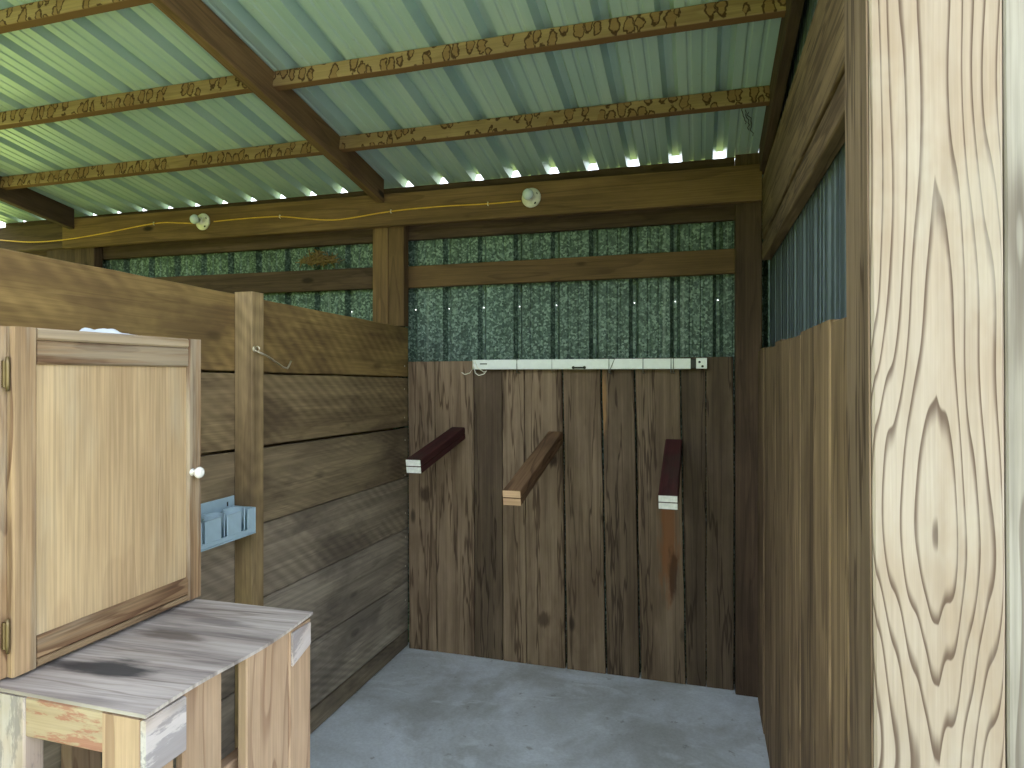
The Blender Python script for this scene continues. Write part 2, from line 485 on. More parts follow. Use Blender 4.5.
M['dirt'] = plain('dirt', (120, 104, 78), 0.95, var=0.3, scale=9)

# ------------------------------------------------------------------ key planes of the place
XP = -1.61        # face of the left partition
XR = 0.265        # face of the right planks
YB = 3.33         # face of the back planks
XL = -4.75        # far left end of the shed

# ------------------------------------------------------------------ the setting
mb = MB()
N = 12
fx0, fx1, fy0, fy1 = XP - 0.02, 0.31, 0.55, 3.42
idx = [[mb.vert((fx0 + (fx1 - fx0) * i / N, fy0 + (fy1 - fy0) * j / N, 0.0)) for i in range(N + 1)] for j in range(N + 1)]
low = [[mb.vert((x, y, -0.1)) for x in (fx0, fx1)] for y in (fy0, fy1)]
for j in range(N):
    for i in range(N): mb.face([idx[j][i], idx[j][i + 1], idx[j + 1][i + 1], idx[j + 1][i]])
mb.face([low[0][0], low[0][1]] + [idx[0][i] for i in range(N, -1, -1)])
mb.face([low[0][1], low[1][1]] + [idx[j][N] for j in range(N, -1, -1)])
mb.face([low[1][1], low[1][0]] + [idx[N][i] for i in range(0, N + 1)])
mb.face([low[1][0], low[0][0]] + [idx[j][0] for j in range(0, N + 1)])
mb.face([low[0][0], low[1][0], low[1][1], low[0][1]])
o = build('floor', mb, M['concrete'])
tag(o, 'bluish grey concrete slab floor of the stall', 'floor', kind='structure')

mb = MB()
R = 45
rr = [mb.vert((R * math.cos(a * math.pi / 24), R * math.sin(a * math.pi / 24), -0.1)) for a in range(48)]
mb.face(rr)
o = build('ground', mb, M['lawn'], origin=(0, 0, -0.1))
tag(o, 'green lawn outside around the shed', 'lawn', kind='structure')

mb = MB()
gv = [mb.vert((-0.3 + 0.35 * mnoise.noise(V((j * .7, 0, 4))), 0.3 - j * 1.0, -0.085)) for j in range(20)] + [mb.vert((9.0, 0.3 - j * 1.0, -0.085)) for j in range(19, -1, -1)]
mb.face(gv)
o = build('added_drive', mb, M['gravel'])  # added unseen grey ground, cuts the green light off the lawn
tag(o, 'unseen grey gravel drive added in front of the shed to weaken the green bounce', 'drive', kind='structure')

mb = MB()
NA, NH = 150, 12
tr = []
for i in range(NA + 1):
    a = math.radians(172 + 150 * i / NA)      # from the left round past the front
    u = i / NA
    hh = (6.5 + 2.6 * mnoise.noise(V((i * .12, 1, 0))) + 1.2 * mnoise.noise(V((i * .5, 7, 0)))) * (1.0 if u < .72 else max(.25, 1.0 - (u - .72) * 2.6))
    col_ = []
    for j in range(NH + 1):
        h = j / NH
        rad = 13.0 + 1.6 * h * h + 1.1 * mnoise.noise(V((i * .33, j * .8, 3))) + .5 * mnoise.noise(V((i * .9, j * 1.9, 8)))
        col_.append(mb.vert((rad * math.cos(a), rad * math.sin(a), -0.1 + hh * h)))
    tr.append(col_)
for i in range(NA):
    for j in range(NH): mb.face([tr[i][j], tr[i + 1][j], tr[i + 1][j + 1], tr[i][j + 1]])
o = build('bounce_trees', mb, M['leaves'])  # added out of view: screens the low sky and bounces green light
md = o.modifiers.new('depth', 'SOLIDIFY'); md.thickness = 2.0; md.offset = 1
tag(o, 'unseen leafy trees added around the yard to block low sky and bounce green light', 'trees', kind='stuff')

# ribbed metal sheets -------------------------------------------------------
def rib_profile(x0, x1, pitch, phase, rh, rw_top, rw_base, minor=True):
    pts = [(x0, 0.0)]
    k = math.floor((x0 - phase) / pitch) - 1
    while True:
        c = phase + k * pitch
        if c - pitch > x1: break
        seq = [(c - rw_base / 2, 0), (c - rw_top / 2, rh), (c - rw_top / 6, rh), (c + rw_top / 6, rh), (c + rw_top / 2, rh), (c + rw_base / 2, 0)]
        if minor:
            for m in (0.37, 0.63):
                q = c + pitch * m
                seq += [(q - 0.011, 0), (q - 0.005, 0.004), (q + 0.005, 0.004), (q + 0.011, 0)]
        for p in seq:
            if x0 + 1e-4 < p[0] < x1 - 1e-4: pts.append(p)
        k += 1
    pts.append((x1, 0.0))
    return pts

# roof
prof = rib_profile(XL, 0.44, 0.2127, -0.119, 0.044, 0.030, 0.066)
mb = MB()
ys = [1.0, 1.2, 1.7, 2.4, 3.0, 3.386]
rows = [[mb.vert((x, y, roofz(y) + h)) for (x, h) in prof] for y in ys]
rows2 = [[mb.vert((x, y, roofz(y) + h + 0.0015)) for (x, h) in prof] for y in ys]
np_ = len(prof)
for j in range(len(ys) - 1):
    for i in range(np_ - 1):
        mb.face([rows[j][i], rows[j + 1][i], rows[j + 1][i + 1], rows[j][i + 1]])
        mb.face([rows2[j][i], rows2[j][i + 1], rows2[j + 1][i + 1], rows2[j + 1][i]])
for j in (0, len(ys) - 1):
    for i in range(np_ - 1): mb.face([rows[j][i], rows[j][i + 1], rows2[j][i + 1], rows2[j][i]])
o = build('ceiling', mb, M['roof'])
tag(o, 'ribbed pale metal roof sheeting seen from below', 'roof', kind='structure')

# back wall: galvanised siding with screw holes, plank wainscot in front
YS = 3.402
ribX = onY(718, 297, YS).x
holes_px = [(418, 307), (451, 305.5), (486, 304), (521, 303), (558, 301.5), (635, 299.5), (676, 298.5), (718, 297), (353, 311)]
PITCH2 = 0.2105
zs = [0.0, 0.8, 1.5, 1.935, 1.940, 2.2, 2.61]
prof = rib_profile(XL, 0.34, PITCH2, ribX, 0.034, 0.016, 0.052)
mb = MB()
rows = [[mb.vert((x, YS + h, z)) for (x, h) in prof] for z in zs]
hole_k = set()
for (hx, hy) in holes_px: hole_k.add(round((onY(hx, hy, YS).x - ribX) / PITCH2))
for j in range(len(zs) - 1):
    for i in range(len(prof) - 1):
        xm = (prof[i][0] + prof[i + 1][0]) / 2
        kk = (xm - ribX) / PITCH2
        if j == 3 and abs(kk - round(kk)) * PITCH2 < 0.004 and prof[i][1] > 0.01 and round(kk) in hole_k: continue
        mb.face([rows[j][i], rows[j][i + 1], rows[j + 1][i + 1], rows[j + 1][i]])
# the plank panel is the wall's body, the siding its child
pl = MB()
planks = [(408, 434.2, 409, 436.7, 1.15), (434.8, 473, 437.3, 474.2, 1.2), (474.2, 501.6, 475, 502.8, 0.62), (502.2, 523.8, 503.4, 526.2, 1.15),
          (524.4, 561.2, 526.8, 565.2, 1.15), (563.2, 600, 567.0, 605.4, 0.95), (601.6, 633.2, 607.2, 639.4, 0.66), (635.2, 679.4, 641, 685.2, 0.80),
          (680.6, 705.6, 686.8, 706.0, 0.46), (706.2, 733.4, 706.6, 734.0, 0.54)]
for i, (a, b, c, d, tn) in enumerate(planks):
    yf = YB + random.uniform(-0.003, 0.003)
    ztop = onY((a + b) / 2, 361.6 - (a - 408) * 0.016, yf).z
    tl, tr = onY(a, 360, yf).x, onY(b, 360, yf).x
    bl, br = onY(c, 660, yf).x, onY(d, 660, yf).x
    ends = sorted([(0.0, tl + (bl - tl)), (ztop, tl)])
    pl.board((bl, yf, 0.002), (tl, yf, ztop), (tr, yf, ztop), (br, yf, 0.002), (0, 0.026, 0), wob=0.003, tone=tn, segs=24, off=V((60 + i * 20, 3, i * .7)))
wb = build('wall_back', pl, M['planks'])
tag(wb, 'back wall of upright grey-brown planks under galvanised siding', 'wall', kind='structure')
build('metal_siding', mb, M['galv'], wb)['label'] = 'spangled galvanised ribbed siding'

# left partition
mb = MB()
rows_z = [(1.826, 1.858, 1.5455, 1.580), (1.5385, 1.573, 1.2625, 1.300), (1.2520, 1.288, 0.9730, 0.998), (0.9690, 0.993, 0.680, 0.714),
          (0.676, 0.709, 0.375, 0.432), (0.370, 0.427, 0.098, 0.130), (0.092, 0.124, 0.004, 0.004)]
tones = [1.05, 0.95, 0.92, 1.02, 1.10, 1.12, 0.85]
greys = [-0.15, 0.05, 0.15, 0.35, 0.45, 0.5, 0.35]
YN = 0.72
for (zt1, zt0, zb1, zb0), tn, mb.grey in zip(rows_z, tones, greys):
    # heights measured at Y 3.36 and 1.775, carried on toward the open front
    k = (YN - 3.36) / (1.775 - 3.36)
    ztn, zbn = zt1 + (zt0 - zt1) * k * 0.7, zb1 + (zb0 - zb1) * k * 0.7
    mb.board((XP, YN, zbn), (XP, 3.36, zb1), (XP, 3.36, zt1), (XP, YN, ztn), (-0.03, 0, 0), wob=0.003, tone=tn, segs=40)
mb.grey = 0.0
for k_ in range(6):  # unseen backing boards, added to stop light showing through the gaps
    zz = 0.14 + k_ * .27
    mb.board((XP - .075, YN, zz), (XP - .075, 3.28, zz), (XP - .075, 3.28, zz + .266), (XP - .075, YN, zz + .266), (-0.02, 0, 0), tone=0.9, segs=6)
wl = build('wall_left', mb, M['partition'])
tag(wl, 'left stall partition of rough-sawn horizontal boards', 'wall', kind='structure')
for (x, y) in ((404.6, 366), (404.4, 389), (404.4, 417.5), (405, 440), (405, 475), (405.4, 513), (405.6, 537), (405.4, 566), (405.4, 600)):
    p = onX(x, y, XP)
    build('nail', MB().lathe(p, (1, 0, 0), [(-0.01, 0.002), (0, 0.0045), (0.0015, 0.004)], 8), M['steel'], wl)

mb = MB()
y_ = 0.9
while y_ < 3.36:
    mb.board((XL, y_, -0.09), (XL, y_, 1.3), (XL, min(y_ + .196, 3.35), 1.3), (XL, min(y_ + .196, 3.35), -0.09), (-0.026, 0, 0), wob=.002, tone=random.uniform(.8, 1.0), segs=8)
    y_ += 0.2
o = build('blocker_wall_end', mb, M['partition'])  # added unseen boards that hold outside light off the next stall
tag(o, 'unseen low boards added at the far left end of the shed to block light', 'wall', kind='structure')

mb = MB()
x_ = XL + .02
while x_ < XP - .06:
    xe = min(x_ + .196, XP - .035)
    mb.board((x_, 1.0, -0.09), (x_, 1.0, 1.3), (xe, 1.0, 1.3), (xe, 1.0, -0.09), (0, 0.026, 0), wob=.002, tone=random.uniform(.8, 1.0), segs=8)
    x_ += 0.2
o = build('blocker_wall_front', mb, M['partition'])  # added out of view to keep the next stall dim
tag(o, 'unseen upright boards added to darken the next stall beyond the partition', 'wall', kind='structure')

# right wall: upright planks, metal siding behind
mb = MB()
ybd = [1.335, 1.50, 1.70, 1.915, 2.12, 2.34, 2.53, 2.74, 2.96, 3.14, 3.275]
for i, (a, b) in enumerate(zip(ybd, ybd[1:])):
    tn = [0.9, 1.0, 0.8, 1.05, 0.95, 0.85, 1.0, 0.9, 1.0, 0.8][i]
    yy = (a + b) / 2
    zt = 1.668 + random.uniform(-0.008, 0.008)
    dx = random.uniform(-0.002, 0.003)
    mb.board((XR + dx, a + 0.001, 0.002), (XR + dx, a + 0.001, zt), (XR + dx, b - 0.001, zt), (XR + dx, b - 0.001, 0.002), (0.026, 0, 0), wob=0.002, tone=tn, segs=20)
wr = build('wall_right', mb, M['right_planks'])
tag(wr, 'right wall of upright brown planks under grey metal siding', 'wall', kind='structure')
mb = MB()
prof = rib_profile(1.33, 3.40, 0.2105, 1.45, 0.02, 0.02, 0.045)
XSR = 0.330
zs2 = [0.0, 1.0, 1.6, 2.0, 2.45, 2.68]
rows = [[mb.vert((XSR + h, y, z if z < 2.6 else roofz(y, .001))) for (y, h) in prof] for z in zs2]
for j in range(len(zs2) - 1):
    for i in range(len(prof) - 1): mb.face([rows[j][i], rows[j + 1][i], rows[j + 1][i + 1], rows[j][i + 1]])
build('metal_siding', mb, M['galv_dark'], wr)['label'] = 'grey ribbed metal siding'

# ------------------------------------------------------------------ roof framing
def rafter(xl, xr, y0, y1, depth, mat, label, group=None):
    mb = MB()
    mb.board((xl, y0, roofz(y0, depth)), (xl, y1, roofz(y1, depth)), (xl, y1, roofz(y1, 0.001)), (xl, y0, roofz(y0, 0.001)), (xr - xl, 0, 0), wob=0.001)
    o = build('rafter', mb, mat)
    return tag(o, label, 'rafter', 'sloping roof rafters', 'thing')
RD = 0.135
XRA = (-1.747, -1.704)
rafter(XRA[0], XRA[1], 1.03, 3.248, RD, M['beam'], 'brown rafter crossing the middle of the roof, between the two purlin runs')
r1 = 0
r_l = [onZ(x, y, 2.5) for x, y in ((0, 199), (45, 221))]
def onroof(x, y, d):
    r = ray(x, y); t = (ROOF0 - d + SLOPE * Y0 - EYE) / (r.z + SLOPE * r.y)
    return CAM0 + r * t
xa = (onroof(0, 199, RD).x + onroof(45, 221, RD).x) / 2
xb = (onroof(19.5, 186, 0).x + onroof(76, 217.4, 0).x) / 2
print('left rafter', xa, xb)
XRB = (xa, max(xb, xa + 0.042))
rafter(XRB[0], XRB[1], 1.03, 3.248, RD, M['dark_beam'], 'dark rafter at the far left end of the roof, above the header splice')
XRC = (0.272, 0.312)
rafter(XRC[0], XRC[1], 1.03, 3.285, RD, M['dark_beam'], 'dark rafter running along the top of the right wall')

def purlin(x0, x1, y, label):
    h, t = 0.070, 0.04
    yb = y - SLOPE * h * 0.9
    mb = MB()
    mb.board((x0, yb, roofz(y) - h), (x1, yb, roofz(y) - h), (x1, y, roofz(y) - 0.002), (x0, y, roofz(y) - 0.002), (0, t * 0.985, -t * SLOPE), wob=0.002, off=V((random.uniform(0, 40), random.uniform(0, 9), 0)))
    o = build('purlin', mb, M['purlin'])
    return tag(o, label, 'purlin', 'stained purlins under the metal roof', 'thing')
XE = XRC[0] - 0.001
purlin(XRA[1] + .001, XE, 2.79, 'blotched purlin right of the middle rafter, nearest the back header')
purlin(XRA[1] + .001, XE, 2.28, 'blotched purlin right of the middle rafter, at the top of the photo')
purlin(XRB[1] + .001, XRA[0] - .001, 2.79, 'blotched purlin left of the middle rafter, lowest and nearest the back header')
purlin(XRB[1] + .001, XRA[0] - .001, 2.265, 'blotched purlin left of the middle rafter, second one from the back header')
purlin(XRB[1] + .001, XRA[0] - .001, 1.745, 'blotched purlin in the top left corner, farthest from the back header')

def beam(name, A, B, C, D, tv, mat, label, cat='beam', group=None, wob=0.001, tone=1.0, **k):
    o = build(name, MB().board(A, B, C, D, tv, wob=wob, tone=tone, **k), mat)
    return tag(o, label, cat, group, 'thing')
YH = 3.25
HB, HT = 2.390, 2.562
beam('header_beam', (-4.08, YH, HB + .012), (0.283, YH, HB - .004), (0.283, YH, HT - .003), (-4.08, YH, HT + .03), (0, 0.038, 0), M['beam'], 'long brown header beam across the back wall, carrying the two lamps')
beam('header_beam', (XL, YH + .02, HB + .02), (-4.082, YH + .02, HB + .02), (-4.082, YH + .02, HT + .02), (XL, YH + .02, HT + .02), (0, 0.038, 0), M['dark_beam'], 'short dark header piece spliced on at the far left')
# plate behind the header, seen under it
beam('wall_plate', (XL, 3.362, 2.340), (0.168, 3.362, 2.328), (0.168, 3.362, 2.46), (XL, 3.362, 2.46), (0, 0.036, 0), M['dark_beam'], 'recessed dark plate showing just below the header beam')
# eave board against the sheet
beam('eave_board', (XL, 3.358, 2.465), (0.165, 3.358, 2.465), (0.165, 3.358, roofz(3.358, .001)), (XL, 3.358, roofz(3.358, .001)), (0, 0.02, -0.0045), M['dark_beam'], 'rough dark eave board between header and roof sheet, light showing over it', wob=0.001)
g1 = [onY(403, 266.4, 3.36), onY(735, 248.2, 3.36), onY(735, 272.8, 3.36), onY(403, 288, 3.36)]
beam('girt', (-1.62, 3.361, 2.058), (0.165, 3.361, 2.062), (0.165, 3.361, 2.184), (-1.62, 3.361, 2.181), (0, 0.039, 0), M['beam'], 'brown rail across the siding, right of the short middle post', 'rail', 'wall rails', tone=0.85)
beam('girt', (XL, 3.361, 2.07), (-1.80, 3.361, 2.062), (-1.80, 3.361, 2.186), (XL, 3.361, 2.205), (0, 0.039, 0), M['dark_beam'], 'dark rail across the siding left of the middle post, with the nest on it', 'rail', 'wall rails')

# posts
mx0, mxm, mx1 = (onY(x, 280, 3.292).x for x in (372.5, 388, 403.5))
o = empty('post', (mxm, 3.33, 0))
tag(o, 'short brown double post under the header, behind the left partition', 'post', None, 'thing')
build('post_board', MB().board((mx0, 3.292, 0.002), (mx0, 3.292, HB + .08), (mxm - .001, 3.292, HB + .08), (mxm - .001, 3.292, 0.002), (0, 0.068, 0), tone=1.0), M['beam'], o)
build('post_board', MB().board((mxm, 3.296, 1.834), (mxm, 3.296, HB + .08), (mx1, 3.296, HB + .08), (mx1, 3.296, 1.834), (0, 0.062, 0), tone=0.8), M['beam'], o)
px0, px1 = onY(735.6, 280, 3.29).x, onY(762, 280, 3.29).x
beam('post', (px0, 3.291, 0.002), (px0, 3.291, 2.625), (px1, 3.291, 2.625), (px0 + px1 - px0, 3.291, 0.002), (0, 0.108, 0), M['dark_beam'], 'dark back corner post between the planks and the right wall', 'post')
lx0, lx1 = onY(47, 255, 3.292).x, onY(94, 255, 3.292).x
beam('post', (lx0, 3.292, -0.1), (lx0, 3.292, HB + .018), (lx1, 3.292, HB + .018), (lx1, 3.292, -0.1), (0, 0.066, 0), M['dark_beam'], 'dark post at the far left beyond the partition, under the header splice', 'post')
# partition post (stands against the boards)
beam('post', (XP + .001, 1.929, 0.002), (XP + .001, 1.929, 1.852), (-1.533, 1.929, 1.852), (-1.533, 1.929, 0.002), (0, 0.065, 0), M['partition'], 'upright brown post against the left partition, with the wire hook', 'post', tone=1.12)

# right wall upper boards
XU = 0.287
def rz(x, y): return onX(x, y, XU).z
beam('girt', (XU, 1.33, 2.200), (XU, 3.286, 2.205), (XU, 3.286, 2.500), (XU, 1.33, 2.505), (0.038, 0, 0), M['right_planks'], 'wide upper board high on the right wall, just under the rafter', 'rail', 'boards high on the right wall', tone=0.8)
beam('girt', (XU, 1.33, 2.096), (XU, 3.286, 2.105), (XU, 3.286, 2.190), (XU, 1.33, 2.180), (0.04, 0, 0), M['right_planks'], 'narrower lower board high on the right wall, edging the metal siding', 'rail', 'boards high on the right wall', tone=0.72)

# front post and the siding board beside it
YF = 1.16
def fx(xt, xb, z):
    a, b = onY(xt, 0, YF), onY(xb, 768, YF)
    k = (z - a.z) / (b.z - a.z)
    return a.x + (b.x - a.x) * k
z0, z1 = -0.1, roofz(YF + .17, RD + .004)
fp = beam('post', (fx(869, 875, z0), YF, z0), (fx(869, 875, z1), YF, z1), (fx(1003, 1006.5, z1), YF, z1), (fx(1003, 1006.5, z0), YF, z0), (0, 0.165, 0), M['post'], 'thick pale front post with bold grain at the right edge', 'post', center=True, bev=0.004, segs=40)
build('shaded_side', MB().board((fx(869, 875, z0) - .001, YF + .004, z0), (fx(869, 875, z1) - .001, YF + .004, z1), (fx(869, 875, z1) - .001, YF + .164, z1), (fx(869, 875, z0) - .001, YF + .164, z0), (-.003, 0, 0), bev=.0006, tone=1.05), M['planks'], fp)['label'] = 'inner side with its shade put into a darker brown'  # thin facing, the post side's shade put into a darker colour
beam('siding_board', (fx(1005.2, 1009.5, z0), YF + .004, z0), (fx(1005.2, 1009.5, z1), YF + .004, z1), (0.63, YF + .004, z1), (0.63, YF + .004, z0), (0, 0.03, 0), M['side_post'], 'pale weathered board right of the front post, cut off by the edge', 'board')

# ------------------------------------------------------------------ work bench
ZT = 0.95
XB = -0.945
YB0, YB1 = 0.909, 1.412
bench = empty('workbench', ((XP + XB) / 2, (YB0 + YB1) / 2, 0))
tag(bench, 'rough bench of pallet wood with weathered grey top, against the left partition', 'bench')
mb = MB()
# warped thin plywood top with stains in its material
nx, ny = 10, 14
def topz(u, v): return ZT + 0.004 * math.sin(v * 7.0) * u * u - 0.003 * math.sin(v * math.pi) * u
g = [[None] * (nx + 1) for _ in range(ny + 1)]
g2 = [[None] * (nx + 1) for _ in range(ny + 1)]
for j in range(ny + 1):
    for i in range(nx + 1):
        u, v = i / nx, j / ny
        x = XP + 0.003 + (XB + 0.004 - XP - 0.003) * u
        y = YB0 - 0.005 + (YB1 - YB0 + 0.007) * v
        gcv = (5 - x, 3 - x * 0.06 + y, 2)
        g[j][i] = mb.vert((x, y, topz(u, v)), gcv)
        g2[j][i] = mb.vert((x, y, topz(u, v) - 0.007), gcv, 1.2)
for j in range(ny):
    for i in range(nx):
        mb.face([g[j][i], g[j][i + 1], g[j + 1][i + 1], g[j + 1][i]])
        mb.face([g2[j][i], g2[j + 1][i], g2[j + 1][i + 1], g2[j][i + 1]])
for i in range(nx):
    mb.face([g2[0][i], g2[0][i + 1], g[0][i + 1], g[0][i]])
    mb.face([g[ny][i], g[ny][i + 1], g2[ny][i + 1], g2[ny][i]])
for j in range(ny):
    mb.face([g[j][0], g[j + 1][0], g2[j + 1][0], g2[j][0]])
    mb.face([g2[j][nx], g2[j + 1][nx], g[j + 1][nx], g[j][nx]])
build('tabletop', mb, M['ply'], bench)['label'] = 'weathered grey plywood top with dark stains'
ZU = ZT - 0.014
def yX(x, y): return onX(x, y, XB).y
def xY(x, y): return onY(x, y, YB0).x
def bpart(name, A, B, C, D, tv, m='bench', tone=1.0, **k):
    return build(name, MB().board(A, B, C, D, tv, tone=tone, **k), M[m], bench)
# near end
a, b = xY(-8, 720), xY(24, 720)
bpart('leg', (a, YB0, 0.002), (a, YB0, ZU), (b, YB0, ZU), (b, YB0, 0.002), (0, 0.04, 0), 'bench_white')
c, d = xY(101.5, 730), XB - .013
zr = onY(60, 745, YB0 + .002).z
bpart('rail', (b + .001, YB0 + .003, zr), (c - .001, YB0 + .003, zr), (c - .001, YB0 + .003, ZU), (b + .001, YB0 + .003, ZU), (0, 0.022, 0), 'bench_red')['label'] = 'front rail with faded red marks'
bpart('leg', (c, YB0 - .001, 0.002), (c, YB0 - .001, ZU), (d, YB0 - .001, ZU), (d, YB0 - .001, 0.002), (0, 0.03, 0), 'bench', 1.02)
# right side
ya = YB0 + 0.030
yb_, yc, yd, ye, yf_ = yX(188, 700), yX(227, 680), yX(248, 680), yX(290, 650), YB1
bpart('leg', (XB - .012, yb_ + .001, 0.002), (XB - .012, yb_ + .001, ZU), (XB - .012, yc, ZU), (XB - .012, yc, 0.002), (-0.02, 0, 0), 'bench', 0.85)
bpart('leg', (XB - .003, yd, 0.002), (XB - .003, yd, ZU), (XB - .003, ye - .001, ZU), (XB - .003, ye - .001, 0.002), (-0.025, 0, 0), 'bench', 0.98)
bpart('leg', (XB - .001, ye, 0.002), (XB - .001, ye, ZU), (XB - .001, yf_, ZU), (XB - .001, yf_, 0.002), (-0.04, 0, 0), 'bench', 1.05)
bpart('cleat', (XB, YB0 - .001, ZU - 0.105), (XB, yb_ - .004, ZU - 0.105), (XB, yb_ - .004, ZU), (XB, YB0 - .001, ZU), (-0.012, 0, 0), 'bench_white', 1.0)['label'] = 'short side block with flaking white and grey paint'
bpart('cleat', (XB + .007, ye + .004, ZU - 0.085), (XB + .007, yf_ - .012, ZU - 0.06), (XB + .007, yf_ - .012, ZU - .004), (XB + .007, ye + .004, ZU - .004), (-0.007, 0, 0), 'bench_white', 1.05)['label'] = 'torn white patch at the far corner'
bpart('leg', (XB - .013, ya + .001, 0.002), (XB - .013, ya + .001, ZU), (XB - .013, yb_ - .02, ZU), (XB - .013, yb_ - .02, 0.002), (-0.03, 0, 0), 'bench', 0.92)
bpart('stretcher', (XB - .05, ya, 0.60), (XB - .05, yf_ - .05, 0.60), (XB - .05, yf_ - .05, 0.695), (XB - .05, ya, 0.695), (-0.03, 0, 0), 'bench', 0.9)
# wall side
bpart('leg', (XP + .006, YB0 + .05, 0.002), (XP + .006, YB0 + .05, ZU), (XP + .006, YB0 + .14, ZU), (XP + .006, YB0 + .14, 0.002), (0.035, 0, 0), 'bench', 0.8)
bpart('leg', (XP + .006, YB1 - .14, 0.002), (XP + .006, YB1 - .14, ZU), (XP + .006, YB1 - .05, ZU), (XP + .006, YB1 - .05, 0.002), (0.035, 0, 0), 'bench', 0.8)
bpart('rail', (XP + .05, YB1 - .004, 0.83), (XB - .05, YB1 - .004, 0.83), (XB - .05, YB1 - .004, ZU), (XP + .05, YB1 - .004, ZU), (0, -0.022, 0), 'bench', 0.85)

# ------------------------------------------------------------------ cabinet on the bench
XC = -1.293
ZC0, ZC1 = ZT + 0.006, 1.648
YC0, YC1 = 0.80, 1.425
cab = empty('cabinet', ((XP + XC) / 2, (YC0 + YC1) / 2, ZC0))
tag(cab, 'worn oak wall cabinet with white knob, standing on the bench', 'cabinet')
cx = XP + 0.004
mb = MB()
xf = XC - 0.040
for (lo, hi, ax) in (((cx, YC0, ZC0), (xf, YC0 + .016, ZC1 - .004), 2), ((cx, YC1 - .018, ZC0), (xf, YC1 - .002, ZC1 - .004), 2),
                     ((cx, YC0 + .017, ZC0), (xf, YC1 - .019, ZC0 + .016), 0), ((cx, YC0 + .017, ZC1 - .02), (xf, YC1 - .019, ZC1 - .004), 0),
                     ((cx, YC0 + .017, ZC0 + .017), (cx + .006, YC1 - .019, ZC1 - .021), 2)):
    mb.box(lo, hi, ax, bev=.001)
build('carcass', mb, M['oak_rail'], cab)
YD0 = onX(13, 500, XC).y
YD1 = YC1
mb = MB()
xg = XC - 0.0195
# face frame: wide near stile, hidden rails and far stile
mb.board((xg, YC0, ZC0), (xg, YC0, ZC1), (xg, YD0 + .03, ZC1), (xg, YD0 + .03, ZC0), (-0.02, 0, 0), tone=1.0)
mb.board((xg, YC1 - .04, ZC0), (xg, YC1 - .04, ZC1), (xg, YC1 - .002, ZC1), (xg, YC1 - .002, ZC0), (-0.02, 0, 0))
mb.board((xg, YD0 + .031, ZC0), (xg, YC1 - .041, ZC0), (xg, YC1 - .041, ZC0 + .04), (xg, YD0 + .031, ZC0 + .04), (-0.02, 0, 0))
mb.board((xg, YD0 + .031, ZC1 - .04), (xg, YC1 - .041, ZC1 - .04), (xg, YC1 - .041, ZC1), (xg, YD0 + .031, ZC1), (-0.02, 0, 0))
build('face_frame', mb, M['oak_rail'], cab)
door = empty('door', (XC, (YD0 + YD1) / 2, (ZC0 + ZC1) / 2)); door.parent = cab; door.location = V(door.location) - V(cab.location)
yl = onX(38, 500, XC).y
yr = onX(188.5, 500, XC).y
zpt, zpb = onX(100, 365.6, XC).z, onX(40, 636, XC).z
zb = ZC0 + .001
def dpart(name, mb, m): return build(name, mb, M[m], door)
dpart('stile', MB().board((XC, YD0, zb), (XC, YD0, ZC1), (XC, yl - .0005, ZC1), (XC, yl - .0005, zb), (-0.019, 0, 0), bev=.004), 'oak_rail')
dpart('stile', MB().board((XC, yr + .0005, zb), (XC, yr + .0005, ZC1), (XC, YD1, ZC1), (XC, YD1, zb), (-0.019, 0, 0), bev=.004, tone=1.02), 'oak_rail')
zm = ZC1 - 0.024
dpart('rail', MB().board((XC - .001, yl, zpt), (XC - .001, yr, zpt), (XC - .001, yr, zm - .001), (XC - .001, yl, zm - .001), (-0.018, 0, 0), bev=.004, tone=0.8), 'oak_rail')
dpart('moulding', MB().board((XC + .001, yl, zm), (XC + .001, yr, zm), (XC + .001, yr, ZC1), (XC + .001, yl, ZC1), (-0.019, 0, 0), bev=.004, tone=0.95), 'oak_rail')
dpart('rail', MB().board((XC - .001, yl, zb + .016), (XC - .001, yr, zb + .016), (XC - .001, yr, zpb), (XC - .001, yl, zpb), (-0.018, 0, 0), bev=.004, tone=0.9), 'oak_rail')
dpart('moulding', MB().board((XC + .001, yl, zb), (XC + .001, yr, zb), (XC + .001, yr, zb + .015), (XC + .001, yl, zb + .015), (-0.019, 0, 0), bev=.004, tone=0.72), 'oak_rail')
dpart('panel', MB().board((XC - .009, yl - .004, zpb - .004), (XC - .009, yl - .004, zpt + .004), (XC - .009, yr + .004, zpt + .004), (XC - .009, yr + .004, zpb - .004), (-0.006, 0, 0)), 'oak')
kp = onX(198, 472.5, XC + .02)
dpart('knob', MB().lathe((XC, kp.y, kp.z), (1, 0, 0), [(-.002, .007), (.003, .010), (.005, .006), (.014, .006), (.018, .013), (.024, .0155), (.030, .013), (.034, .006)], 20), 'knob')['label'] = 'round white knob'
for hy in (374, 634):
    hz = onX(9, hy, XC - .015).z
    y9 = YD0 - .001
    h = build('hinge', MB().board((XC - .010, y9 - .009, hz - .026), (XC - .010, y9 - .009, hz + .026), (XC - .010, y9, hz + .026), (XC - .010, y9, hz - .026), (-0.0085, 0, 0), bev=.002), M['brass'], cab)
    build('hinge_pin', MB().tube([(XC - .006, y9 - .005, hz - .034), (XC - .006, y9 - .005, hz - .02), (XC - .006, y9 - .005, hz + .02), (XC - .006, y9 - .005, hz + .034)], [.003, .0045, .0045, .003], 10), M['brass'], h)

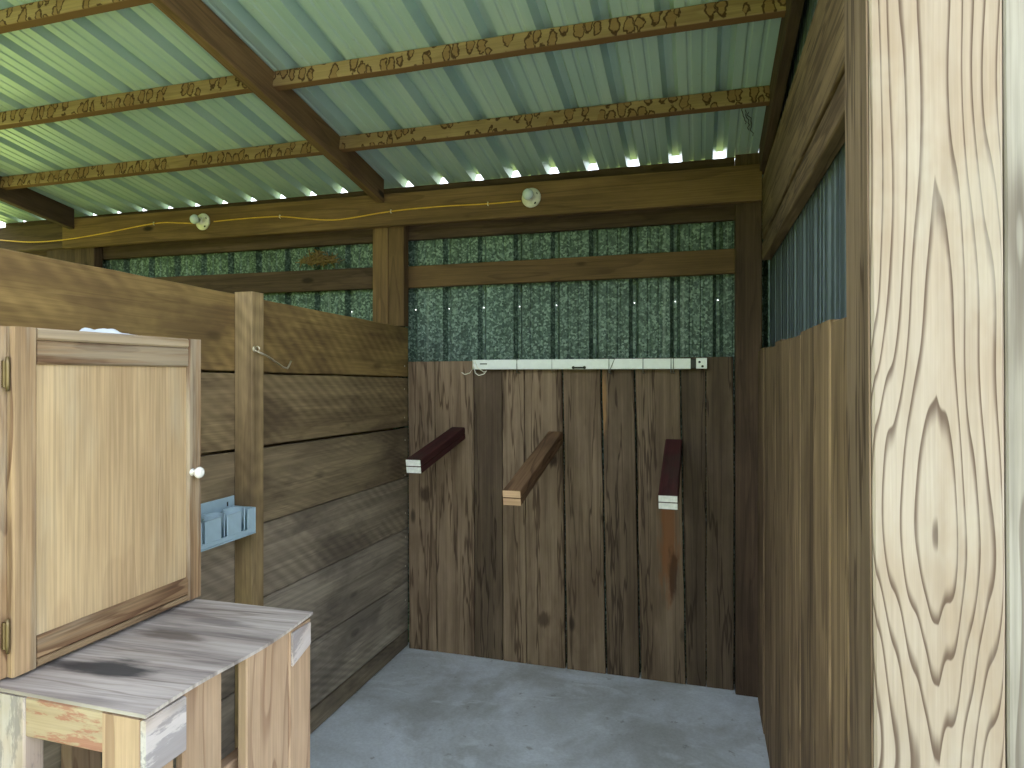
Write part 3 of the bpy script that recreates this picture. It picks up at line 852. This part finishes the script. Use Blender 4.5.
# crumpled white cloth on the cabinet
mb = MB()
y0c, y1c = onX(84, 330, XC - .06).y, onX(134, 332, XC - .06).y
nu, nv = 20, 12
gr = [[None] * (nv + 1) for _ in range(nu + 1)]
for i in range(nu + 1):
    for j in range(nv + 1):
        u, v = i / nu, j / nv
        edge = min(1, 4 * min(u, 1 - u, v, 1 - v))
        hgt = 0.002 + edge * (0.006 + 0.009 * math.exp(-((u - .45) / .25) ** 2)) * (0.75 + 0.6 * mnoise.noise(V((u * 5, v * 4, 3))))
        gr[i][j] = mb.vert((XC - .035 - v * .09 + .012 * mnoise.noise(V((u * 3, v * 2, 9))), y0c + (y1c - y0c) * u, ZC1 + 0.0005 + max(hgt, 0.001)))
for i in range(nu):
    for j in range(nv): mb.face([gr[i][j], gr[i][j + 1], gr[i + 1][j + 1], gr[i + 1][j]], True)
bot = []
o = build('rag', mb, M['cloth'])
md = o.modifiers.new('thick', 'SOLIDIFY'); md.thickness = 0.003; md.offset = 1
tag(o, 'crumpled white rag lying on top of the oak cabinet', 'rag')

# ------------------------------------------------------------------ blue plastic holder on the partition
XFv = -1.500
hold = empty('cup_holder', (-1.56, 1.75, 0.997))
tag(hold, 'pale blue plastic holder with slotted cups, on the partition beside the post', 'holder')
zb0 = onX(256, 533, XFv).z; zt0 = onX(256, 507, XFv).z
yE = onX(256, 520, XFv).y
yS = [onX(x, 520, XFv).y for x in (205.5, 221.6, 227.5, 241.5, 248)]
yW = yS[0] - (yE - yS[3]) * 3.2
def hp(name, lo, hi, ax=1, bev=.003): return build(name, MB().box(lo, hi, ax, bev=bev), M['blue'], hold)
back = hp('back_plate', (XP + .001, yW, zb0), (XP + .006, 1.924, onX(234, 495, XP).z))
for yy in (1.885, 1.66):
    build('screw_slot', MB().board((XP + .0062, yy, onX(222, 505, XP).z - .008), (XP + .0062, yy, onX(222, 505, XP).z + .008), (XP + .0062, yy + .007, onX(222, 505, XP).z + .008), (XP + .0062, yy + .007, onX(222, 505, XP).z - .008), (0.001, 0, 0), bev=.0004), M['black'], back)
hp('tray_bottom', (XP + .007, yW, zb0), (XFv, yE, zb0 + .005))
hp('end_wall', (XP + .007, yE - .005, zb0 + .006), (XFv, yE, zt0), 2)
hp('end_wall', (XP + .007, yW, zb0 + .006), (XFv, yW + .005, zt0), 2)
zsl = zb0 + .022
hp('front_wall', (XFv - .005, yW + .006, zb0 + .006), (XFv, yE - .006, zsl), 1)
dyl = yS[1] - yS[0]
for (a, b) in ((yS[4], yE - .006), (yS[2], yS[3]), (yS[0], yS[1]), (yW + .006, yS[0] - .012)):
    hp('front_wall', (XFv - .005, a, zsl), (XFv, b, zt0), 2)
# cup sleeves inside, open at the slot
for yc_ in ((yS[3] + yS[4]) / 2, (yS[1] + yS[2]) / 2, yS[0] - .008):
    mb = MB()
    r0, xc_, n = 0.036, XFv - .045, 22
    q = []
    for i in range(n + 1):
        a = math.radians(35) + math.radians(290) * i / n
        ca, sa = math.cos(a), math.sin(a)
        q.append([mb.vert((xc_ + rr * ca, yc_ + rr * sa, zz)) for (rr, zz) in ((r0, zt0 + .002), (r0 - .004, zt0 + .002), (r0 - .004, zb0 + .006), (r0, zb0 + .006))])
    for a, b in zip(q, q[1:]):
        for k in range(4): mb.face([a[k], a[(k + 1) % 4], b[(k + 1) % 4], b[k]], k in (1, 3))
    mb.face(q[0]); mb.face(list(reversed(q[-1])))
    build('cup_sleeve', mb, M['blue'], hold)

# ------------------------------------------------------------------ hook on the partition post
XO = -1.533
p0 = onX(254.5, 349, XO)
hook = empty('gate_hook', p0)
tag(hook, 'thin wire hook and eye screwed into the partition post', 'hook')
pc = p0 + V((0.012, 0, 0))
build('eye_screw', MB().tube([p0 + V((.0005, 0, 0)), p0 + V((.004, 0, 0))] + [pc + V((0.009 * -math.cos(a), 0, 0.009 * math.sin(a))) for a in [i * math.pi / 8 for i in range(1, 16)]], 0.0022, 8), M['steel'], hook)
build('screw_plate', MB().lathe(p0, (1, 0, 0), [(0, .011), (.002, .010), (.003, .004)], 14), M['steel'], hook)
e1, e2 = onX(284, 367.5, -1.555), onX(287.5, 368.3, -1.555)
e3, e4 = onX(289.5, 364.5, -1.555), onX(291, 361, -1.555)
build('hook_rod', MB().tube([pc + V((.004, 0, -.010)), pc.lerp(e1, .4), e1, e2, e3, e4], 0.0034, 8), M['steel'], hook)

# ------------------------------------------------------------------ saddle arms on the back wall
def arm(far, near, w, h, m, label, endm, name='saddle_rack_arm', stacked=True):
    far, near = V(far), V(near)
    d = (near - far)
    u = d.normalized()
    side = V((1, 0, 0)); side = (side - u * side.dot(u)).normalized()
    up = side.cross(u) * -1
    if up.z < 0: up = -up
    root = empty(name, far)
    tag(root, label, 'rack arm', 'wooden saddle arms on the back wall')
    hs = [0, h / 2 + .0007] if stacked else [0]
    hh = h / 2 - .0007 if stacked else h
    for z in hs:
        A = far - side * (w / 2) + up * (z - h / 2)
        b = build('arm_board', MB().board(A, A + d, A + d + up * hh, A + up * hh, side * w, bev=.004, wob=.001), M[m], root)
        E = A + d
        build('painted_end' if endm == 'white_paint' else 'cut_end', MB().board(E + up * .002 + side * .002, E + up * .002 + side * (w - .002), E + up * (hh - .002) + side * (w - .002), E + up * (hh - .002) + side * .002, u * .0012, bev=.0004, segs=4, wob=.0015 if endm == 'white_paint' else 0), M[endm], b)
    return root
def armpts(far_px, near_px, L):
    # arm square to the wall and drooping: fixed by both ends' sight lines
    f = onY(far_px[0], far_px[1], YB - .003)
    best = None
    for i in range(2000):
        Y = f.y - 0.3 - i * 0.0005
        n = onY(near_px[0], near_px[1], Y)
        e = abs(n.x - f.x)
        if best is None or e < best[0]: best = (e, n)
    return f, best[1]
f, n = armpts((458.5, 433), (413.5, 466.5), 0)
print('armA', f, n)
arm(f, n, 0.078, 0.068, 'maroon', 'short maroon saddle arm with white painted end, beside the left partition', 'white_paint')
f, n = armpts((555.5, 437.5), (511.8, 498), 0)
print('armB', f, n)
arm(f, n, 0.078, 0.066, 'rackwood', 'long bare brown saddle arm in the middle of the back wall', 'endgrain')
f, n = armpts((669, 445), (667.5, 502), 0)
n = onY(668, 502.5, 2.72); f = V((n.x, YB - .003, onY(669, 445, YB).z))
print('armC', f, n)
arm(f, n, 0.080, 0.064, 'maroon', 'dark saddle arm with white end, nearest the back corner post', 'white_paint')

# ------------------------------------------------------------------ white bar over the planks
YW = 3.285
def wp(x, y): return onY(x, y, YW)
bz1, bz0 = wp(580, 359.2).z, wp(580, 369.3).z
bx0, bx1 = wp(472.5, 365).x, wp(690.5, 365).x
bar = build('ceiling_rail' if False else 'metal_bar', MB().board((bx0, YW, bz0 + .001), (bx1, YW, bz0), (bx1, YW, bz1), (bx0, YW, bz1 + .001), (0, 0.038, 0), bev=.003, segs=20), M['white_metal'])
tag(bar, 'long white metal bar fixed across the top of the back planks', 'bar')
cxx0, cxx1 = wp(690.8, 365).x, wp(696, 365).x
build('collar', MB().board((bx1 + .0005, YW + .006, bz0 + .003), (cxx1, YW + .006, bz0 + .003), (cxx1, YW + .006, bz1 - .003), (bx1 + .0005, YW + .006, bz1 - .003), (0, 0.028, 0), bev=.002), M['black'], bar)
ex = wp(707, 365).x
cap = build('end_cap', MB().board((cxx1 + .0005, YW - .002, bz0 + .001), (ex, YW - .002, bz0 + .001), (ex, YW - .002, bz1 + .002), (cxx1 + .0005, YW - .002, bz1 + .002), (0, 0.04, 0), bev=.004), M['white_metal'], bar)
for (hx, hy) in ((699.5, 362), (702.5, 366.3)):  # black discs in place of the cap's two dark holes
    p = wp(hx, hy)
    build('hole_disc', MB().lathe((p.x, YW - .0015, p.z), (0, -1, 0), [(-.002, .006), (.0015, .006), (.002, .004)], 12), M['black'], cap)
a, b = wp(573.5, 367), wp(584.5, 367)
slot = build('latch_slot', MB().board((a.x, YW - .0035, bz0 + .004), (b.x, YW - .0035, bz0 + .004), (b.x, YW - .0035, bz0 + .013), (a.x, YW - .0035, bz0 + .013), (0, 0.0035, 0), bev=.001), M['black'], bar)
for q in (a, b):
    build('rivet', MB().lathe((q.x, YW - .003, bz0 + .009), (0, -1, 0), [(-.001, .008), (.003, .008), (.004, .005)], 12), M['black'], slot)
a, b = wp(480, 364), wp(487, 364)
build('label_plate', MB().board((a.x, YW - .001, a.z - .003), (b.x, YW - .001, a.z - .003), (b.x, YW - .001, a.z + .004), (a.x, YW - .001, a.z + .004), (0, 0.001, 0), bev=.0003), M['wire'], bar)
for xq, sl in ((517, 0), (552, 0), (609, 0), (615, 5), (643, 0), (671, 0), (673.5, 0)):
    p = wp(xq, 365)
    q = wp(xq - sl, 365)
    r = 0.0022 if xq not in (552,) else 0.0012
    pts = [(p.x, YW + .040, bz1 + .004), (p.x, YW - .003, bz1 + .005), ((p.x + q.x) / 2, YW - .004, (bz0 + bz1) / 2), (q.x, YW - .003, bz0 - .004), (q.x, YW + .002, bz0 - .016), (q.x + .004, YW + .04, bz0 - .020)]
    build('wire_tie', MB().tube(pts, r, 6), M['wire'], bar)
for pts in ([(473, 360), (473.5, 368), (470, 373), (465, 374.5), (462, 372.5)], [(475, 361), (478, 368), (484, 372), (487, 371)], [(474, 366), (475.5, 373), (479, 375.5), (484, 374), (486, 372)]):
    build('wire_hook', MB().tube([tuple(wp(*p) + V((0, -.004, 0))) for p in pts], 0.0024, 6), M['staple'], bar)

# ------------------------------------------------------------------ lamp holders on the header
def lampholder(px, py, label):
    p = onY(px, py, YH)
    root = empty('lamp_holder', p)
    tag(root, label, 'lamp', 'round lamp holders on the header')
    base = build('base', MB().lathe(p, (0, -1, 0), [(0.0005, .051), (.006, .052), (.012, .049), (.018, .036), (.020, .024), (.034, .021), (.042, .021)], 28), M['porcelain'], root)
    for (dx, dz) in ((.030, .016), (.022, -.030)):
        build('screw', MB().lathe(p + V((dx, -.012, dz)), (0, -1, 0), [(0, .007), (.005, .007), (.006, .004)], 10), M['black'], base)
    build('bulb', MB().lathe(p, (0, -1, 0), [(.042, .013), (.050, .016), (.060, .024), (.070, .0285), (.080, .028), (.090, .021), (.096, .011), (.098, .002)], 24), M['bulb'], root)
    return root
lampholder(531.5, 198, 'porcelain lamp holder with bulb on the right half of the header')
lampholder(203.5, 222, 'porcelain lamp holder with bulb on the left half of the header')

YCb = YH - .004
def cable(pts, label):
    P = [onY(x, y, YCb) for x, y in pts]
    # smooth through the points
    out = []
    for i in range(len(P) - 1):
        a0, a1, a2, a3 = P[max(i - 1, 0)], P[i], P[i + 1], P[min(i + 2, len(P) - 1)]
        for t in [k / 5 for k in range(5)]:
            out.append(0.5 * ((2 * a1) + (a2 - a0) * t + (2 * a0 - 5 * a1 + 4 * a2 - a3) * t * t + (3 * a1 - a0 - 3 * a2 + a3) * t ** 3))
    out.append(P[-1])
    o = build('cable', MB().tube(out, 0.0038, 8), M['cable'])
    return tag(o, label, 'cable', 'yellow lamp cables')
c1 = cable([(0, 240), (30, 242), (62, 240), (100, 234), (154, 223.5), (180, 223), (193, 223.5)], 'yellow cable running left from the left lamp to the header splice')
c2 = cable([(214, 221.5), (245, 218.5), (280, 216.6), (310, 219), (340, 219.5), (391, 211.3), (440, 206.5), (488, 203.8), (521, 201)], 'yellow cable along the header between the two lamps')
for c_, pts in ((c1, [(154, 223.5)]), (c2, [(280, 216.6), (391, 211.3), (488, 203.8)])):
    for (x, y) in pts:
        p = onY(x, y, YCb)
        build('staple', MB().tube([p + V((0, .004, .008)), p + V((0, -.006, .007)), p + V((0, -.006, -.007)), p + V((0, .004, -.008))], 0.0028, 6), M['staple'], c_)

# ------------------------------------------------------------------ small remains
# old nest on the left rail
mb = MB()
p = onY(318, 270, 3.34)
n0 = 150
for i in range(n0):
    a = random.uniform(0, 2 * math.pi); rr = random.uniform(0, .10)
    c = V((p.x + rr * math.cos(a) * 1.3, 3.345 + rr * math.sin(a) * .15, 2.228 + random.uniform(0, max(.01, .075 - rr * .7))))
    d = V((random.uniform(-1, 1), random.uniform(-.25, .25), random.uniform(-.35, .35))).normalized() * random.uniform(.02, .055)
    mb.tube([c - d, c + V((0, 0, random.uniform(-.006, .006))), c + d], random.uniform(.002, .004), 5)
o = build('bird_nest', mb, M['straw'], origin=(p.x, 3.345, 2.195))
tag(o, 'ragged straw bird nest on the dark rail left of the middle post', 'nest')
# dusty web strands by the right rafter
mb = MB()
for k in range(3):
    x = 742 + k * 3.5
    pts = []
    for i in range(9):
        pts.append(onroof(x + 5 * mnoise.noise(V((i * .6, k * 3, 1))) + i * .5, 108 + i * (2.0 + k * .5) + k * 2, 0.006 + .004 * math.sin(i)))
    mb.tube(pts, 0.0016, 5)
o = build('cobweb', mb, M['web'])
tag(o, 'dark dusty cobweb strands under the roof sheet near the back corner', 'cobweb')
